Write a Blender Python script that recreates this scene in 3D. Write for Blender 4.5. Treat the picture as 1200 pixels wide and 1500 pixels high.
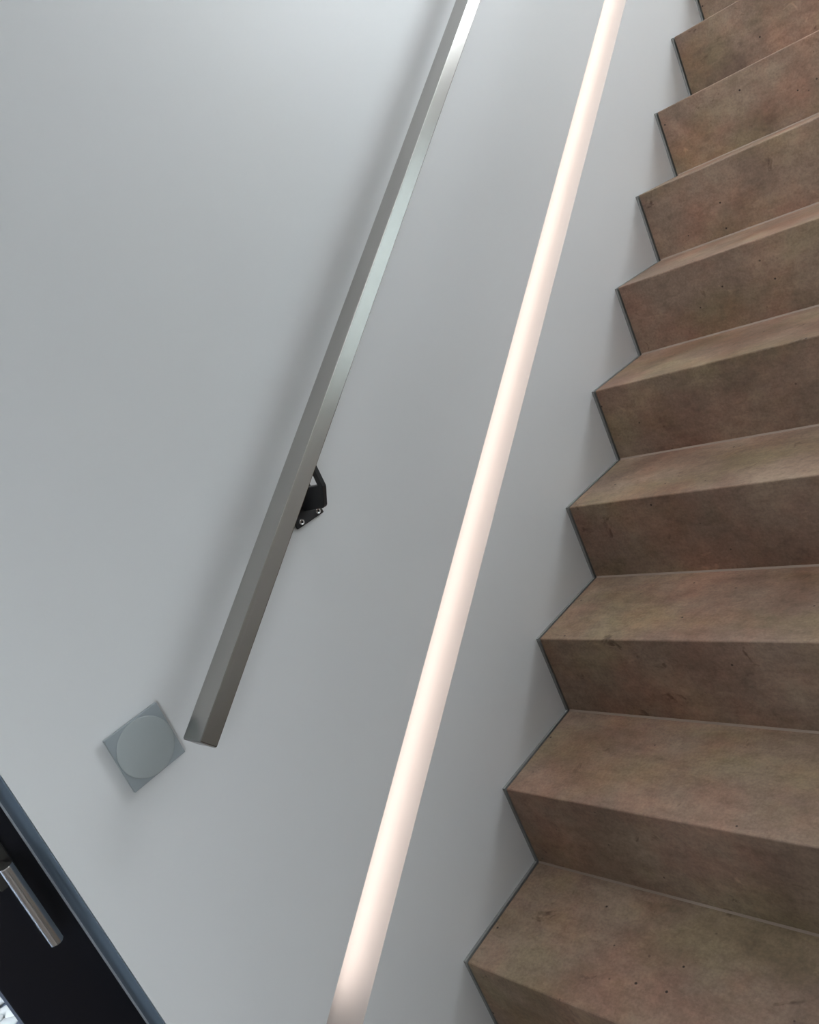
import bpy, bmesh, math, random
from mathutils import Vector, Matrix

random.seed(7)
for o in list(bpy.data.objects):
    bpy.data.objects.remove(o, do_unlink=True)
S = bpy.context.scene
COL = S.collection

# ------------------------------------------------------------------ camera
# world frame: the stair wall is the plane y = 0 (room on the -y side), x runs along it
# towards the upper floor, z is up; nose of step k lies at (-k*G, 0, -k*R)
R, G = 0.175, 0.247428
LEAN = -0.0042
CAM = Vector((-2.844967, -1.097532, -0.465039))
right = Vector((0.6182, -0.6724, -0.4071))
down = Vector((-0.4670, 0.1024, -0.8783))
fwd = Vector((0.6323, 0.7330, -0.2507)).normalized()
right = (right - fwd * right.dot(fwd)).normalized()
down = fwd.cross(right)
cam_d = bpy.data.cameras.new('camera')
cam = bpy.data.objects.new('camera', cam_d); COL.objects.link(cam)
cam.matrix_world = Matrix(((right.x, -down.x, -fwd.x, CAM.x),
                           (right.y, -down.y, -fwd.y, CAM.y),
                           (right.z, -down.z, -fwd.z, CAM.z),
                           (0, 0, 0, 1)))
cam_d.sensor_fit = 'VERTICAL'; cam_d.sensor_height = 24.0
cam_d.lens = 1213.694 * 24.0 / 1500.0
cam_d.clip_start = 0.02
S.camera = cam

# ------------------------------------------------------------------ world, light, exposure
SKY = 13.8
w = bpy.data.worlds.new('sky'); S.world = w; w.use_nodes = True
bg = w.node_tree.nodes['Background']
bg.inputs['Color'].default_value = (0.925, 0.965, 1.0, 1); bg.inputs['Strength'].default_value = SKY
S.view_settings.view_transform = 'Standard'
S.view_settings.look = 'None'
S.view_settings.gamma = 1.0
S.view_settings.use_curve_mapping = False
S.view_settings.exposure = 0.0

def portal(name, loc, sx, sy, direction):
    """tells the renderer where daylight enters; gives off no light of its own"""
    l = bpy.data.lights.new(name, 'AREA'); l.shape = 'RECTANGLE'; l.size = sx; l.size_y = sy
    l.cycles.is_portal = True
    o = bpy.data.objects.new(name, l); COL.objects.link(o); o.location = loc
    o.rotation_euler = Vector(direction).to_track_quat('-Z', 'Y').to_euler()

# room dimensions
FLOOR = -11 * R
CEIL = 3.1
XB, XE = -5.2, 4.2            # hall end wall, upper end wall
YW = -2.5                     # wall opposite the stair
STW = 1.02                    # stair width
UPZ = 5 * R                   # upper floor
# daylight openings
WIN = (-0.1, 1.9, -0.95, 0.3)        # window opposite the stair: x0 x1 z0 z1
HIGH = (0.7, 3.0, 0.80, 2.75)         # high window above it: x0 x1 z0 z1
SKYL = (-4.4, -1.3, -1.25, -0.35)     # skylight: x0 x1 y0 y1
ADDWIN = (-4.75, -3.42, -1.0, 0.66)        # hall window added as fill from the left: x0 x1 z0 z1
DOOR = (-3.66, -2.666, FLOOR, 0.2)  # glazed door: x0 x1 z0 z1
portal('window_portal', ((WIN[0]+WIN[1])/2, YW-0.05, (WIN[2]+WIN[3])/2), WIN[1]-WIN[0], WIN[3]-WIN[2], (0, 1, 0))
portal('added_window_portal', ((ADDWIN[0]+ADDWIN[1])/2, YW-0.05, (ADDWIN[2]+ADDWIN[3])/2), ADDWIN[1]-ADDWIN[0], ADDWIN[3]-ADDWIN[2], (0, 1, 0))
portal('high_window_portal', ((HIGH[0]+HIGH[1])/2, YW-0.05, (HIGH[2]+HIGH[3])/2), HIGH[1]-HIGH[0], HIGH[3]-HIGH[2], (0, 1, 0))
portal('skylight_portal', ((SKYL[0]+SKYL[1])/2, (SKYL[2]+SKYL[3])/2, CEIL+0.05), SKYL[1]-SKYL[0], SKYL[3]-SKYL[2], (0, 0, -1))
portal('door_portal', ((DOOR[0]+DOOR[1])/2, 0.2, (DOOR[2]+DOOR[3])/2), DOOR[1]-DOOR[0], DOOR[3]-DOOR[2], (0, -1, 0))

# ------------------------------------------------------------------ materials
def mat(name, col, rough=0.5, metal=0.0, spec=0.5, coat=0.0, coat_rough=0.1):
    m = bpy.data.materials.new(name); m.use_nodes = True
    b = m.node_tree.nodes['Principled BSDF']
    b.inputs['Base Color'].default_value = (*col, 1)
    b.inputs['Roughness'].default_value = rough
    b.inputs['Metallic'].default_value = metal
    b.inputs['Specular IOR Level'].default_value = spec
    b.inputs['Coat Weight'].default_value = coat
    b.inputs['Coat Roughness'].default_value = coat_rough
    return m

def nodes(m): return m.node_tree.nodes, m.node_tree.links, m.node_tree.nodes['Principled BSDF']

def noise(m, scale, detail=4, rough=0.55, vec=None, stretch=None, dist=0.0):
    n, l, b = nodes(m)
    t = n.new('ShaderNodeTexNoise'); t.inputs['Scale'].default_value = scale
    t.inputs['Detail'].default_value = detail; t.inputs['Roughness'].default_value = rough
    t.inputs['Distortion'].default_value = dist
    g = n.new('ShaderNodeNewGeometry')
    if stretch:
        mp = n.new('ShaderNodeMapping'); mp.inputs['Scale'].default_value = stretch
        l.new(g.outputs['Position'], mp.inputs['Vector']); l.new(mp.outputs['Vector'], t.inputs['Vector'])
    else:
        l.new(g.outputs['Position'], t.inputs['Vector'])
    return t

def ramp(m, src, stops):
    n, l, b = nodes(m)
    r = n.new('ShaderNodeValToRGB'); e = r.color_ramp.elements
    while len(e) < len(stops): e.new(0.5)
    for i, (p, c) in enumerate(stops):
        e[i].position = p; e[i].color = (*c, 1) if len(c) == 3 else c
    l.new(src, r.inputs['Fac']); return r

def mix(m, mode, fac, a, bsock):
    n, l, b = nodes(m)
    x = n.new('ShaderNodeMix'); x.data_type = 'RGBA'; x.blend_type = mode
    if isinstance(fac, (int, float)): x.inputs[0].default_value = fac
    else: l.new(fac, x.inputs[0])
    for s, v in ((6, a), (7, bsock)):
        if isinstance(v, tuple): x.inputs[s].default_value = (*v, 1)
        else: l.new(v, x.inputs[s])
    return x.outputs[2]

def bump(m, src, strength, dist):
    n, l, b = nodes(m)
    bp = n.new('ShaderNodeBump'); bp.inputs['Strength'].default_value = strength
    bp.inputs['Distance'].default_value = dist
    l.new(src, bp.inputs['Height']); l.new(bp.outputs['Normal'], b.inputs['Normal']); return bp

# satin lacquered wall
M_wall = mat('wall_paint', (0.70, 0.735, 0.74), 0.38, spec=0.35)
def _wall(m):
    n, l, b = nodes(m)
    t = noise(m, 1.3, 3); r = ramp(m, t.outputs['Fac'], [(0.3, (0.708, 0.718, 0.726)), (0.7, (0.724, 0.734, 0.732))])
    l.new(r.outputs['Color'], b.inputs['Base Color'])
    t2 = noise(m, 60, 3); bump(m, t2.outputs['Fac'], 0.05, 0.002)
_wall(M_wall)
M_white = mat('plain_white_paint', (0.83, 0.83, 0.82), 0.6)
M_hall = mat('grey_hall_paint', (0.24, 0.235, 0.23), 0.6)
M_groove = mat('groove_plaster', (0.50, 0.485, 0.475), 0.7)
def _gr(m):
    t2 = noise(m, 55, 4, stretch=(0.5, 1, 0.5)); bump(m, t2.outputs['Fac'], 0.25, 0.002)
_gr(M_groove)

# brown pigmented concrete
M_con = mat('brown_concrete', (0.2, 0.15, 0.11), 0.5, spec=0.35)
def _con(m):
    n, l, b = nodes(m)
    a = noise(m, 5.5, 7, 0.62, dist=0.5)
    ca = ramp(m, a.outputs['Fac'], [(0.30, (0.200, 0.134, 0.098)), (0.5, (0.290, 0.203, 0.149)), (0.70, (0.370, 0.276, 0.199))])
    h = noise(m, 6.1, 4, 0.6)
    ch = ramp(m, h.outputs['Fac'], [(0.42, (1.0, 1.0, 1.0)), (0.66, (1.12, 0.90, 0.86))])
    c = mix(m, 'MULTIPLY', 0.9, ca.outputs['Color'], ch.outputs['Color'])
    g_ = noise(m, 5.2, 4, 0.6, stretch=(1.3, 0.7, 1.1))
    cg = ramp(m, g_.outputs['Fac'], [(0.45, (1.0, 1.0, 1.0)), (0.66, (0.93, 1.0, 0.84))])
    c = mix(m, 'MULTIPLY', 0.9, c, cg.outputs['Color'])
    # trowel streaks along the width of the step
    s = noise(m, 16, 5, 0.65, stretch=(1.6, 0.35, 1.6), dist=0.8)
    cs = ramp(m, s.outputs['Fac'], [(0.3, (0.80, 0.79, 0.78)), (0.55, (1, 1, 1)), (0.75, (1.18, 1.17, 1.13))])
    c = mix(m, 'MULTIPLY', 0.75, c, cs.outputs['Color'])
    f = noise(m, 190, 3, 0.6)
    cf = ramp(m, f.outputs['Fac'], [(0.3, (0.86, 0.86, 0.86)), (0.7, (1.12, 1.12, 1.12))])
    c = mix(m, 'MULTIPLY', 1.0, c, cf.outputs['Color'])
    mf = noise(m, 48, 5, 0.68, stretch=(1.2, 0.8, 1.2), dist=0.3)
    cm = ramp(m, mf.outputs['Fac'], [(0.30, (0.80, 0.79, 0.78)), (0.5, (1, 1, 1)), (0.72, (1.18, 1.17, 1.16))])
    c = mix(m, 'MULTIPLY', 1.0, c, cm.outputs['Color'])
    fl = noise(m, 34, 3, 0.5, stretch=(2.2, 0.6, 1.0), dist=1.2)
    cl = ramp(m, fl.outputs['Fac'], [(0.70, (1, 1, 1)), (0.78, (1.35, 1.32, 1.28))])
    c = mix(m, 'MULTIPLY', 1.0, c, cl.outputs['Color'])
    # pinholes
    v = n.new('ShaderNodeTexVoronoi'); v.inputs['Scale'].default_value = 26; v.inputs['Randomness'].default_value = 1
    gg = n.new('ShaderNodeNewGeometry'); l.new(gg.outputs['Position'], v.inputs['Vector'])
    pv = ramp(m, v.outputs['Distance'], [(0.045, (1, 1, 1)), (0.075, (0, 0, 0))])
    pm = noise(m, 7, 2); pr = ramp(m, pm.outputs['Fac'], [(0.42, (0, 0, 0)), (0.48, (1, 1, 1))])
    mm = mix(m, 'MULTIPLY', 1.0, pv.outputs['Color'], pr.outputs['Color'])
    c = mix(m, 'MIX', mm, c, (0.045, 0.030, 0.024))
    # irregular dark scuffs
    k = noise(m, 13, 4, 0.6, stretch=(1, 1.2, 1.5), dist=0.6)
    kr = ramp(m, k.outputs['Fac'], [(0.66, (1, 1, 1)), (0.73, (0.50, 0.46, 0.43))])
    c = mix(m, 'MULTIPLY', 1.0, c, kr.outputs['Color'])
    l.new(c, b.inputs['Base Color'])
    rr = ramp(m, a.outputs['Fac'], [(0.3, (0.42,)*3), (0.7, (0.62,)*3)])
    l.new(rr.outputs['Color'], b.inputs['Roughness'])
    bump(m, mf.outputs['Fac'], 0.10, 0.002)
_con(M_con)
M_joint = mat('pale_mortar_joint', (0.33, 0.25, 0.20), 0.7)
M_core = mat('rough_concrete', (0.16, 0.13, 0.11), 0.8)
M_trim = mat('grey_joint_profile', (0.27, 0.275, 0.265), 0.5)

# brushed stainless steel, grain along the rail (local x)
M_steel = mat('brushed_steel', (0.43, 0.413, 0.388), 0.27, metal=1.0)
def _steel(m):
    n, l, b = nodes(m)
    tc = n.new('ShaderNodeTexCoord'); mp = n.new('ShaderNodeMapping'); mp.inputs['Scale'].default_value = (3, 1400, 1400)
    t = n.new('ShaderNodeTexNoise'); t.inputs['Scale'].default_value = 1.0; t.inputs['Detail'].default_value = 3
    l.new(tc.outputs['Object'], mp.inputs['Vector']); l.new(mp.outputs['Vector'], t.inputs['Vector'])
    r = ramp(m, t.outputs['Fac'], [(0.3, (0.19,)*3), (0.7, (0.25,)*3)])
    l.new(r.outputs['Color'], b.inputs['Roughness'])
_steel(M_steel)
M_cut = mat('saw_cut_steel', (0.42, 0.41, 0.40), 0.42, metal=1.0)
M_black = mat('black_powder_coat', (0.014, 0.015, 0.017), 0.42)
M_screw = mat('bright_screw_steel', (0.72, 0.72, 0.72), 0.25, metal=1.0)
M_socket = mat('dark_socket', (0.01, 0.01, 0.011), 0.6)
M_switch = mat('grey_satin_switch_plate', (0.31, 0.35, 0.37), 0.35, spec=0.6)
M_disc = mat('grey_satin_switch_disc', (0.38, 0.42, 0.425), 0.28, spec=0.7)
M_frame = mat('black_door_lacquer', (0.006, 0.006, 0.010), 0.35)
M_reveal = mat('blue_grey_reveal', (0.13, 0.17, 0.215), 0.4)  # one even blue-grey tone across the whole door reveal
M_lip = mat('pale_sealant', (0.36, 0.38, 0.42), 0.5)
M_handle = mat('door_handle_steel', (0.68, 0.65, 0.63), 0.25, metal=1.0)
M_rosette = mat('dark_bronze_rosette', (0.035, 0.032, 0.028), 0.45)
M_floor = mat('hall_floor_screed', (0.20, 0.17, 0.145), 0.45)
def _fl(m):
    n, l, b = nodes(m)
    t = noise(m, 3, 5); r = ramp(m, t.outputs['Fac'], [(0.3, (0.16, 0.135, 0.115)), (0.7, (0.24, 0.205, 0.175))])
    l.new(r.outputs['Color'], b.inputs['Base Color'])
_fl(M_floor)
M_ground = mat('terrace_gravel_bed', (0.23, 0.27, 0.36), 0.9)
M_farwall = mat('added_far_wall_render', (0.20, 0.225, 0.22), 0.85)
M_paving = mat('added_grey_paving', (0.20, 0.20, 0.215), 0.9)  # paled to brighten what the rail mirrors low down
M_pebble = mat('white_pebble', (0.80, 0.80, 0.78), 0.7)
M_gravel = mat('blue_grey_gravel', (0.22, 0.27, 0.38), 0.8)

def glass():
    m = bpy.data.materials.new('clear_glass'); m.use_nodes = True
    n, l = m.node_tree.nodes, m.node_tree.links
    n.clear(); out = n.new('ShaderNodeOutputMaterial'); mx = n.new('ShaderNodeMixShader')
    tr = n.new('ShaderNodeBsdfTransparent'); tr.inputs['Color'].default_value = (0.93, 0.96, 0.97, 1)
    gl = n.new('ShaderNodeBsdfGlossy'); gl.inputs['Roughness'].default_value = 0.01
    mx.inputs['Fac'].default_value = 0.07
    l.new(tr.outputs[0], mx.inputs[1]); l.new(gl.outputs[0], mx.inputs[2]); l.new(mx.outputs[0], out.inputs[0])
    return m
M_glass = glass()

def emitter(name, col, strength):
    m = bpy.data.materials.new(name); m.use_nodes = True
    b = m.node_tree.nodes['Principled BSDF']
    b.inputs['Base Color'].default_value = (0.8, 0.8, 0.8, 1)
    b.inputs['Emission Color'].default_value = (*col, 1); b.inputs['Emission Strength'].default_value = strength
    return m
M_led = emitter('warm_led_strip', (1.0, 0.85, 0.77), 9.0)

# ------------------------------------------------------------------ mesh helpers
def tag(o, label=None, cat=None, group=None, kind=None):
    if label: o['label'] = label
    if cat: o['category'] = cat
    if group: o['group'] = group
    if kind: o['kind'] = kind
    return o

def link(name, me, m, parent=None, loc=None):
    o = bpy.data.objects.new(name, me); COL.objects.link(o)
    if m is not None and len(me.materials) == 0: me.materials.append(m)
    if parent is not None: o.parent = parent
    if loc is not None: o.location = loc
    return o

def mesh(name, verts, faces):
    me = bpy.data.meshes.new(name); me.from_pydata([tuple(v) for v in verts], [], faces); me.validate()
    bm = bmesh.new(); bm.from_mesh(me); bmesh.ops.recalc_face_normals(bm, faces=bm.faces); bm.to_mesh(me); bm.free()
    return me

def box(x0, x1, y0, y1, z0, z1, bevel=0.0, seg=2):
    bm = bmesh.new(); bmesh.ops.create_cube(bm, size=1.0)
    for v in bm.verts:
        v.co = Vector(((x0+x1)/2 + v.co.x*(x1-x0), (y0+y1)/2 + v.co.y*(y1-y0), (z0+z1)/2 + v.co.z*(z1-z0)))
    if bevel: bmesh.ops.bevel(bm, geom=bm.edges[:], offset=bevel, segments=seg, affect='EDGES', profile=0.5)
    me = bpy.data.meshes.new('box'); bm.to_mesh(me); bm.free(); return me

def prism_y(poly, y0, y1, bevel=0.0, seg=2):
    """polygon in (x, z), extruded along y"""
    n = len(poly); v = [(x, y0, z) for x, z in poly] + [(x, y1, z) for x, z in poly]
    f = [tuple(range(n)), tuple(range(2*n-1, n-1, -1))] + [(i, (i+1) % n, n+(i+1) % n, n+i) for i in range(n)]
    me = mesh('prism', v, f)
    if bevel:
        bm = bmesh.new(); bm.from_mesh(me)
        bmesh.ops.bevel(bm, geom=bm.edges[:], offset=bevel, segments=seg, affect='EDGES', profile=0.5)
        bm.to_mesh(me); bm.free()
    return me

def prism_x(poly, x0, x1, bevel=0.0, seg=2):
    """polygon in (y, z), extruded along x"""
    n = len(poly); v = [(x0, y, z) for y, z in poly] + [(x1, y, z) for y, z in poly]
    f = [tuple(range(n)), tuple(range(2*n-1, n-1, -1))] + [(i, (i+1) % n, n+(i+1) % n, n+i) for i in range(n)]
    me = mesh('prism', v, f)
    if bevel:
        bm = bmesh.new(); bm.from_mesh(me)
        bmesh.ops.bevel(bm, geom=bm.edges[:], offset=bevel, segments=seg, affect='EDGES', profile=0.5)
        bm.to_mesh(me); bm.free()
    return me

def lathe(profile, axis='y', seg=32):
    """profile of (radius, height) turned about an axis through the origin"""
    v, f = [], []; n = len(profile)
    for i in range(seg):
        a = 2*math.pi*i/seg; c, s = math.cos(a), math.sin(a)
        for r_, h in profile:
            v.append((r_*c, h, r_*s) if axis == 'y' else (r_*c, r_*s, h))
    for i in range(seg):
        j = (i+1) % seg
        for k in range(n-1): f.append((i*n+k, i*n+k+1, j*n+k+1, j*n+k))
    me = bpy.data.meshes.new('lathe'); me.from_pydata(v, [], f)
    bm = bmesh.new(); bm.from_mesh(me); bmesh.ops.remove_doubles(bm, verts=bm.verts, dist=1e-6)
    bmesh.ops.recalc_face_normals(bm, faces=bm.faces); bm.to_mesh(me); bm.free(); return me

def smooth(me, ang=35):
    for p in me.polygons: p.use_smooth = True
    me.set_sharp_from_angle(angle=math.radians(ang)); return me

def empty(name, loc=(0, 0, 0)):
    o = bpy.data.objects.new(name, None); COL.objects.link(o); o.location = loc; o.empty_display_size = 0.05; return o

def multi(boxes):
    """several boxes of ONE wall, with openings left between them"""
    bm = bmesh.new()
    for b in boxes:
        r_ = bmesh.ops.create_cube(bm, size=1.0)
        x0, x1, y0, y1, z0, z1 = b
        for v in r_['verts']:
            v.co = Vector(((x0+x1)/2 + v.co.x*(x1-x0), (y0+y1)/2 + v.co.y*(y1-y0), (z0+z1)/2 + v.co.z*(z1-z0)))
    me = bpy.data.meshes.new('wall'); bm.to_mesh(me); bm.free(); return me

def struct(name, me, m, label=None):
    return tag(link(name, me, m), label, None, None, 'structure')

# ------------------------------------------------------------------ the setting
TAN = math.tan(math.radians(35.5)); SIN = math.sin(math.radians(35.5)); COS = math.cos(math.radians(35.5))
def zt(x): return -0.735 + TAN*(x + 1.525)     # upper edge of the light groove
GH = 0.0925                                     # its height measured plumb
GX0, GX1, GD = -2.575, 1.25, 0.085
TH = 0.34
X0 = DOOR[1]
# stair wall: one slab with the sloping groove cut into it
v = [(X0, 0, FLOOR), (GX0, 0, FLOOR), (GX1, 0, FLOOR), (XE, 0, FLOOR),          # 0-3
     (GX0, 0, zt(GX0)-GH), (GX1, 0, zt(GX1)-GH), (GX0, 0, zt(GX0)), (GX1, 0, zt(GX1)),  # 4-7
     (X0, 0, CEIL), (GX0, 0, CEIL), (GX1, 0, CEIL), (XE, 0, CEIL),             # 8-11
     (X0, TH, FLOOR), (XE, TH, FLOOR), (X0, TH, CEIL), (XE, TH, CEIL)]          # 12-15
f = [(0, 1, 4, 6, 9, 8), (1, 2, 5, 4), (6, 7, 10, 9), (2, 3, 11, 10, 7, 5),
     (12, 14, 15, 13), (0, 8, 14, 12), (3, 13, 15, 11), (8, 9, 10, 11, 15, 14), (0, 12, 13, 3, 2, 1)]
me = bpy.data.meshes.new('wall_left'); me.from_pydata(v, [], f)
wall = struct('wall_left', me, M_wall, 'pale grey satin wall along the stair')
# lining of the groove
a, b_, c_, d_ = (GX0, zt(GX0)-GH), (GX1, zt(GX1)-GH), (GX1, zt(GX1)), (GX0, zt(GX0))
v = [(p[0], 0, p[1]) for p in (a, b_, c_, d_)] + [(p[0], GD, p[1]) for p in (a, b_, c_, d_)]
f = [(0, 4, 5, 1), (1, 5, 6, 2), (2, 6, 7, 3), (3, 7, 4, 0), (4, 7, 6, 5)]
me = bpy.data.meshes.new('groove_lining'); me.from_pydata(v, [], f)
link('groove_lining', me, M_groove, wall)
# rest of that wall: above and beyond the glazed door
struct('wall_hall', multi([(DOOR[0], DOOR[1], 0, TH, DOOR[3], CEIL), (XB, DOOR[0], 0, TH, FLOOR, CEIL)]), M_wall, 'pale wall around the glazed door')
struct('wall_right', multi([(XB, ADDWIN[0], YW-0.25, YW, FLOOR, CEIL), (ADDWIN[1], WIN[0], YW-0.25, YW, FLOOR, CEIL),
                            (ADDWIN[0], ADDWIN[1], YW-0.25, YW, FLOOR, ADDWIN[2]), (ADDWIN[0], ADDWIN[1], YW-0.25, YW, ADDWIN[3], CEIL),
                            (WIN[0], XE, YW-0.25, YW, FLOOR, WIN[2]), (WIN[1], XE, YW-0.25, YW, WIN[2], WIN[3]),
                            (WIN[0], XE, YW-0.25, YW, WIN[3], HIGH[2]), (WIN[0], HIGH[0], YW-0.25, YW, HIGH[2], CEIL),
                            (HIGH[1], XE, YW-0.25, YW, HIGH[2], CEIL), (HIGH[0], HIGH[1], YW-0.25, YW, HIGH[3], CEIL)]), M_white, 'white wall opposite the stair with a window')
hw = ADDWIN
struct('wall_back', box(XB-0.25, XB, YW-0.25, TH, FLOOR, CEIL), M_hall, 'white end wall of the hall')
struct('wall_front', box(XE, XE+0.25, YW-0.25, TH, FLOOR, CEIL), M_white, 'white end wall of the upper floor')
struct('floor', box(XB-0.25, XE+0.25, YW-0.25, TH, FLOOR-0.2, FLOOR), M_floor, 'brown screed hall floor')
sk = SKYL
struct('ceiling', multi([(XB-.25, sk[0], YW-.25, TH, CEIL, CEIL+.25), (sk[1], XE+.25, YW-.25, TH, CEIL, CEIL+.25),
                         (sk[0], sk[1], YW-.25, sk[2], CEIL, CEIL+.25), (sk[0], sk[1], sk[3], TH, CEIL, CEIL+.25)]), M_white, 'white ceiling with a skylight')
struct('added_hall_ceiling', box(XB, -2.15, YW, 0.0, 0.72, 0.97), M_white, 'low hall ceiling added to keep light off the lower steps')  # unseen slab, added and extended to block skylight on the lower risers
struct('floor_upper', box(4*G+0.0, XE, -STW, -0.012, UPZ-0.25, UPZ), M_con, 'concrete floor of the upper landing')
# window opposite the stair
def window(name, w_, label):
    x0, x1, z0, z1 = w_
    o = struct(name, multi([(x0, x0+.06, YW-.18, YW-.11, z0, z1), (x1-.06, x1, YW-.18, YW-.11, z0, z1),
                            (x0+.06, x1-.06, YW-.18, YW-.11, z0, z0+.06), (x0+.06, x1-.06, YW-.18, YW-.11, z1-.06, z1)]), M_frame, label)
    link('pane', mesh('pane', [(x0+.06, YW-.145, z0+.06), (x1-.06, YW-.145, z0+.06), (x1-.06, YW-.145, z1-.06), (x0+.06, YW-.145, z1-.06)], [(0, 1, 2, 3)]), M_glass, o)
window('window_1', WIN, 'low black framed window opposite the stair')
window('added_hall_window', ADDWIN, 'black framed hall window added to fill light from the left')  # added opening, lifts the left of the wall
window('window_3', HIGH, 'high black framed window opposite the stair')
struct('added_partition', box(-3.36, -3.26, YW, -1.45, FLOOR, 0.72), M_hall, 'short grey partition added to shade the lower steps')  # unseen, added to keep hall light off the lower right risers
struct('added_far_wall', box(-0.8, 16, -8.3, -8.0, FLOOR-0.19, 1.5), M_farwall, 'unseen wall added to dim the view mirrored in the rail')  # unseen, added to block low sky in the rail's reflection
struct('added_paving', box(-29, 29, -29, YW-0.27, FLOOR-0.30, FLOOR-0.20), M_paving, 'grey paving added outside to tune the rail reflection')  # unseen ground sheet, added for its tone in the rail's reflection
struct('terrace_ground', box(-30, 30, -30, 30, FLOOR-0.6, FLOOR-0.21), M_ground, 'gravel ground outside the house')

struct('added_canopy', box(-8.0, 2.0, TH, 3.2, 0.45, 0.65), M_white, 'unseen canopy added to cut daylight at the glazed door')  # unseen, added to hold back sky light through the door
struct('added_terrace_wall', box(-9.0, 3.0, 3.4, 3.6, FLOOR-0.21, 0.9), M_core, 'dark unseen wall added to cut daylight at the glazed door')  # unseen, added with the canopy to darken the outside of the door

# joint profile between wall and stair, following the steps
zig = []
KTOP, KBOT = -4, 10
for k in range(KTOP, KBOT+1):
    zig.append((-(k-1)*G + (LEAN if k > KTOP else 0), -k*R) if k > KTOP else (4*G+0.28, -k*R))
    zig.append((-k*G, -k*R))
zig.append((-KBOT*G + LEAN, FLOOR))
def offset_zig(d):
    out = []
    for i, (x, z) in enumerate(zig):
        out.append((x + d, z - d))
    return out
inner = offset_zig(0.014)
poly_v, poly_f = [], []
for y in (0.0, -0.0055):
    for p in zig: poly_v.append((p[0], y, p[1]))
    for p in inner: poly_v.append((p[0], y, max(p[1], FLOOR)))
n = len(zig)
for i in range(n-1):
    poly_f += [(i, i+1, n+i+1, n+i), (2*n+i, 3*n+i, 3*n+i+1, 2*n+i+1), (i, 2*n+i, 2*n+i+1, i+1), (n+i, n+i+1, 3*n+i+1, 3*n+i)]
struct('trim_1', mesh('trim_1', poly_v, poly_f), M_trim, 'thin grey joint profile between wall and steps')

# ------------------------------------------------------------------ staircase
stair = empty('staircase', (-KBOT*G, -STW/2, FLOOR))
tag(stair, 'brown concrete staircase of sharp folded steps along the grey wall', 'staircase')
def under(o):
    o.parent = stair; o.matrix_parent_inverse = Matrix.Translation(-stair.location); return o
TK = 0.042
YC = -0.0105
for k in range(KBOT, KTOP, -1):
    xn, z = -k*G, -k*R
    xb = -(k-1)*G + LEAN          # back of the tread = foot of the next riser
    zf = -(k+1)*R                 # foot of this riser
    bl = 0.0026
    poly = [(xn + LEAN, zf + 0.0006), (xn, z - bl), (xn + bl*0.3, z - bl*0.3), (xn + bl, z),
            (xb + TK*0.9, z), (xb + TK*0.9, z - TK), (xn + TK, z - TK), (xn + LEAN + TK, zf + 0.0006)]
    under(link('step', prism_y(poly, YC, -STW), M_con))
    if k > KTOP + 1 or True:
        jt = [(xb - 0.0034, z - 0.0005), (xb + 0.001, z - 0.0005), (xb + 0.001, z + 0.0030), (xb - 0.0004, z + 0.0030)]
        under(link('mortar_joint', prism_y(jt, YC - 0.001, -STW), M_joint))
# top riser up to the landing
k = KTOP; xn, z = -k*G, -k*R
under(link('step', prism_y([(xn+LEAN, -(k+1)*R+0.0006), (xn, z-0.0026), (xn+0.0026, z), (xn+TK*0.9, z+0.0), (xn+TK, -(k+1)*R+0.0006)], YC, -STW), M_con))
# solid mass under the steps
core = [(-KBOT*G + LEAN + TK + 0.004, FLOOR + 0.0005)]
for k in range(KBOT, KTOP, -1):
    core.append((-k*G + TK + 0.004, -k*R - TK - 0.001)); core.append((-(k-1)*G + LEAN + TK + 0.004, -k*R - TK - 0.001))
core.append((4*G + 0.04, FLOOR + 0.0005))
under(link('stair_core', prism_y(core, -0.020, -STW + 0.004), M_core))

# ------------------------------------------------------------------ LED strip in the groove
lx0, lx1 = -2.462, 1.22
nx, nz = -SIN, COS                      # up-normal of the slope
def gpt(x, d): return (x - nx*d, zt(x) - nz*d)
LW = 0.014                              # corner profile: light leaves its sloping face
v = []
for x in (lx0, lx1):
    for y, d in ((GD-0.0005, 0.026), (GD-LW, 0.026), (GD-0.0005, 0.026+LW)):
        p = gpt(x, d); v.append((p[0], y, p[1]))
me = mesh('led_strip', v, [(0, 1, 2), (3, 5, 4), (0, 3, 4, 1), (1, 4, 5, 2), (0, 2, 5, 3)])
tag(link('led_strip', me, M_led), 'glowing warm white strip light recessed in the sloping wall groove', 'strip light')

# ------------------------------------------------------------------ handrail
TH_R = math.radians(35.58)
H, WD, YF = 0.0268, 0.0469, -0.100
sr, cr = math.sin(TH_R), math.cos(TH_R)
lowM = Vector((-2.474, YF, -0.884))                  # lower end of the top front edge
rail = empty('handrail', lowM)
tag(rail, 'brushed steel flat bar handrail on a black wall bracket above the light groove', 'handrail')
LEN = 4.3
bar = link('bar', box(0, LEN, 0, WD, -H, 0, 0.0012, 2), M_steel, rail); bar.rotation_euler = (0, -TH_R, 0)
cap = link('end_cap', box(-0.0012, 0.0, 0.0011, WD-0.0011, -H+0.0011, -0.0011), M_cut, rail); cap.rotation_euler = (0, -TH_R, 0)

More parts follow.
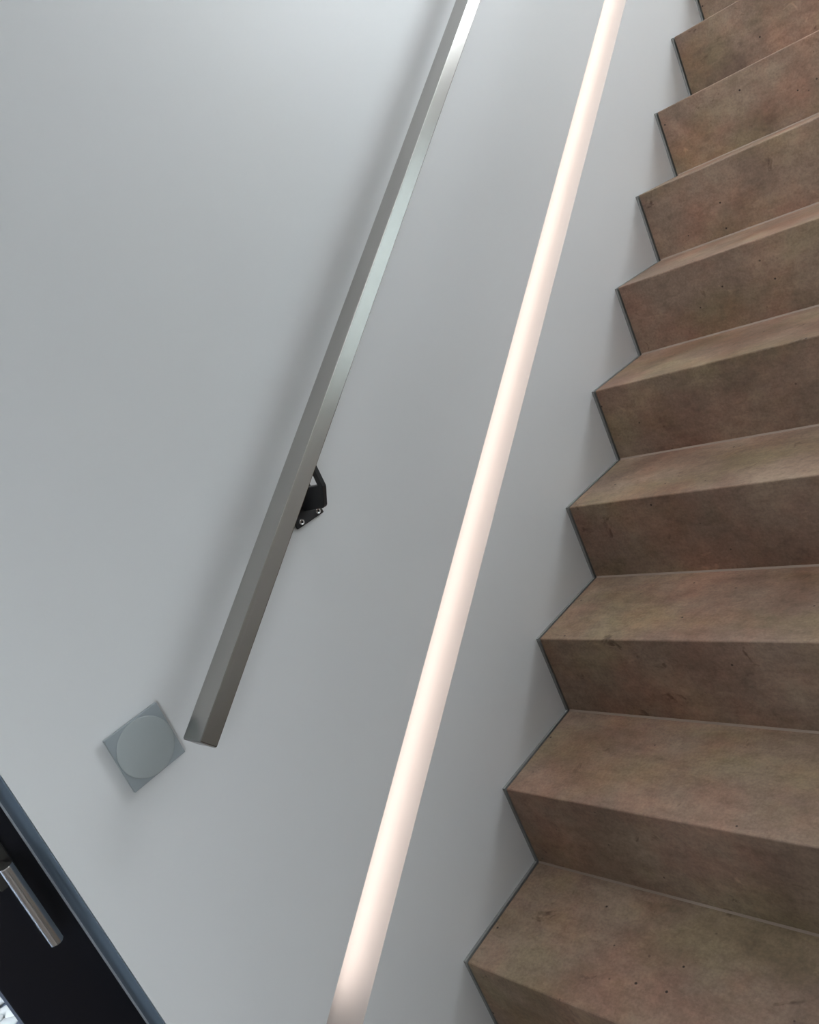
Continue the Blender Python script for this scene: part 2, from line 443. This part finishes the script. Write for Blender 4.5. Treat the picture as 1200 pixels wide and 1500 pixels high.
def rail_under(x):                                    # z of the rail's underside above x
    return lowM.z + (x - lowM.x)*math.tan(TH_R) - H/cr
def bracket(x):
    # the arm: a thick flat plate standing in the y-z plane
    zb = x_z = rail_under(x)
    z0 = zb - 0.0800
    t = 0.0042
    y1 = -0.0045
    outer = [(y1, z0), (-0.056, z0), (-0.060, z0+0.003), (-0.077, z0+0.030), (-0.079, z0+0.034), (-0.079, zb + 0.003),
             (-0.0695, zb + 0.003), (-0.0680, z0+0.038), (y1, z0+0.038)]
    arm = link('bracket', prism_x(outer, -t, t, 0.0008, 1), M_black, None)
    arm.parent = rail; arm.matrix_parent_inverse = Matrix.Translation(-lowM); arm.location = (x, 0, 0)
    pl = link('mount_plate', box(-0.030, 0.030, -0.0055, -0.0003, z0-0.0190, z0+0.046, 0.0012, 2), M_black, arm)
    for sx in (-0.019, 0.019):
        for zz in (z0-0.0115, z0+0.0385):
            s = link('screw', smooth(lathe([(0.0, -0.0018), (0.0020, -0.0018), (0.0022, -0.0030), (0.0040, -0.0034), (0.0048, -0.0022), (0.0050, 0.0)], 'y', 20)), M_screw, arm, (sx, -0.0053, zz))
            s.data.materials.append(M_socket)
            for p in s.data.polygons:
                if (p.center.x**2 + p.center.z**2)**0.5 < 0.0021: p.material_index = 1
    return arm
bracket(-2.101)
bracket(-0.85)

# ------------------------------------------------------------------ light switch
sx, sz, hs = -2.507, -0.8775, 0.042
sw = empty('light_switch', (sx, 0, sz))
tag(sw, 'square grey light switch plate with a round dished rocker below the rail end', 'light switch')
link('back_plate', box(-hs+0.006, hs-0.006, -0.0045, -0.0003, -hs+0.006, hs-0.006), M_white, sw)
link('cover_plate', box(-hs, hs, -0.0100, -0.0042, -hs, hs, 0.0006, 2), M_switch, sw)
prof = [(0.0, -0.0072)] + [(0.0400*i/8, -0.0072 - 0.0008*(i/8)**2) for i in range(1, 9)] + [(0.0406, -0.0079), (0.0410, -0.0076)]
link('rocker', smooth(lathe([(r_, h-0.0033) for r_, h in prof], 'y', 64), 60), M_disc, sw)

# ------------------------------------------------------------------ glazed door
YD = 0.097
door = tag(empty('door_1', ((DOOR[0]+DOOR[1])/2, YD, FLOOR)), 'black framed glazed terrace door', None, None, 'structure')
def ind(o):
    o.parent = door; o.matrix_parent_inverse = Matrix.Translation(-door.location); return o
e = 0.0005
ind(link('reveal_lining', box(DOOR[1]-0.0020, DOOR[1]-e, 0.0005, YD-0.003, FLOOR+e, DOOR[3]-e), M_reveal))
ind(link('sealant_bead', box(DOOR[1]-0.0044, DOOR[1]-e, YD-0.0030, YD+0.001, FLOOR+e, DOOR[3]-e), M_lip))
gx0, gx1, gz0, gz1 = DOOR[0]+0.1185, DOOR[1]-0.1185, FLOOR+0.12, DOOR[3]-0.1185
ind(link('stile', box(gx1, DOOR[1]-e, YD, YD+0.07, FLOOR+e, DOOR[3]-e, 0.001, 1), M_frame))
ind(link('stile', box(DOOR[0]+e, gx0, YD, YD+0.07, FLOOR+e, DOOR[3]-e, 0.001, 1), M_frame))
ind(link('bottom_rail', box(gx0, gx1, YD, YD+0.07, FLOOR+e, gz0, 0.001, 1), M_frame))
ind(link('top_rail', box(gx0, gx1, YD, YD+0.07, gz1, DOOR[3]-e, 0.001, 1), M_frame))
ind(link('pane', box(gx0, gx1, YD+0.030, YD+0.034, gz0, gz1), M_glass))
hx, hy = -2.709, 0.050
hd = ind(link('handle', smooth(lathe([(0.0, -0.005), (0.0082, -0.005), (0.0092, -0.0035), (0.0092, 0.1210), (0.0084, 0.1222), (0.0, 0.1222)], 'z', 32), 30), M_handle))
hd.location = (hx, hy, -1.031)
nk = link('neck', smooth(lathe([(0.0, -0.004), (0.0075, -0.004), (0.0075, 0.042), (0.0, 0.042)], 'y', 24), 30), M_handle, hd, (0, 0, 0.112))
rs = link('rosette', box(-0.0150, 0.0150, 0.036, 0.0468, 0.082, 0.150, 0.002, 2), M_rosette, hd)

# ------------------------------------------------------------------ outside the door
def pebble_mesh(seed):
    rnd = random.Random(seed)
    bm = bmesh.new(); bmesh.ops.create_icosphere(bm, subdivisions=2, radius=1.0)
    ph = [rnd.uniform(0, 6.28) for _ in range(6)]
    for v in bm.verts:
        k = 1 + 0.12*math.sin(2.1*v.co.x+ph[0]) + 0.12*math.sin(2.3*v.co.y+ph[1]) + 0.10*math.sin(2.7*v.co.z+ph[2])
        v.co *= k
    me = bpy.data.meshes.new('pebble'); bm.to_mesh(me); bm.free(); smooth(me, 80); return me
PEB = [pebble_mesh(i) for i in range(4)]
GZ = FLOOR - 0.21
spots = [(-2.693, 2.205), (-2.700, 2.095), (-2.668, 2.045), (-2.735, 2.150), (-2.716, 2.030), (-2.655, 2.110), (-2.752, 2.085)]
desc = ['white pebble farthest out in the gravel beyond the glazed door', 'white pebble in the middle of the cluster beyond the glazed door',
        'white pebble at the right of the cluster beyond the glazed door', 'white pebble at the left rear of the cluster beyond the glazed door',
        'white pebble nearest the threshold of the glazed door', 'white pebble at the right rear of the cluster beyond the glazed door',
        'white pebble leftmost of the cluster beyond the glazed door']
for i, (x, y) in enumerate(spots):
    s = (0.024, 0.020, 0.026, 0.019, 0.022, 0.018, 0.021)[i]
    o = link('pebble', PEB[i % 4], M_pebble, None, (x, y, GZ + s*0.62))
    o.scale = (s*1.25, s*1.7, s*0.8); o.rotation_euler = (0, 0, 0.9*i)
    tag(o, desc[i], 'pebble', 'white pebbles outside the glazed door')
# loose gravel around them
bm = bmesh.new()
for i in range(900):
    x, y = random.uniform(-3.6, -2.1), random.uniform(1.2, 3.0)
    if any((x-a)**2 + (y-b)**2 < 0.045**2 for a, b in spots): continue
    r_ = bmesh.ops.create_icosphere(bm, subdivisions=1, radius=1.0)
    s = random.uniform(0.010, 0.020)
    for v in r_['verts']:
        v.co = Vector((x + v.co.x*s*1.2, y + v.co.y*s*1.3, GZ + s*0.4 + v.co.z*s*0.8))
me = bpy.data.meshes.new('gravel'); bm.to_mesh(me); bm.free()
tag(link('gravel', me, M_gravel), 'blue grey gravel on the ground outside the glazed door', 'gravel', None, 'stuff')
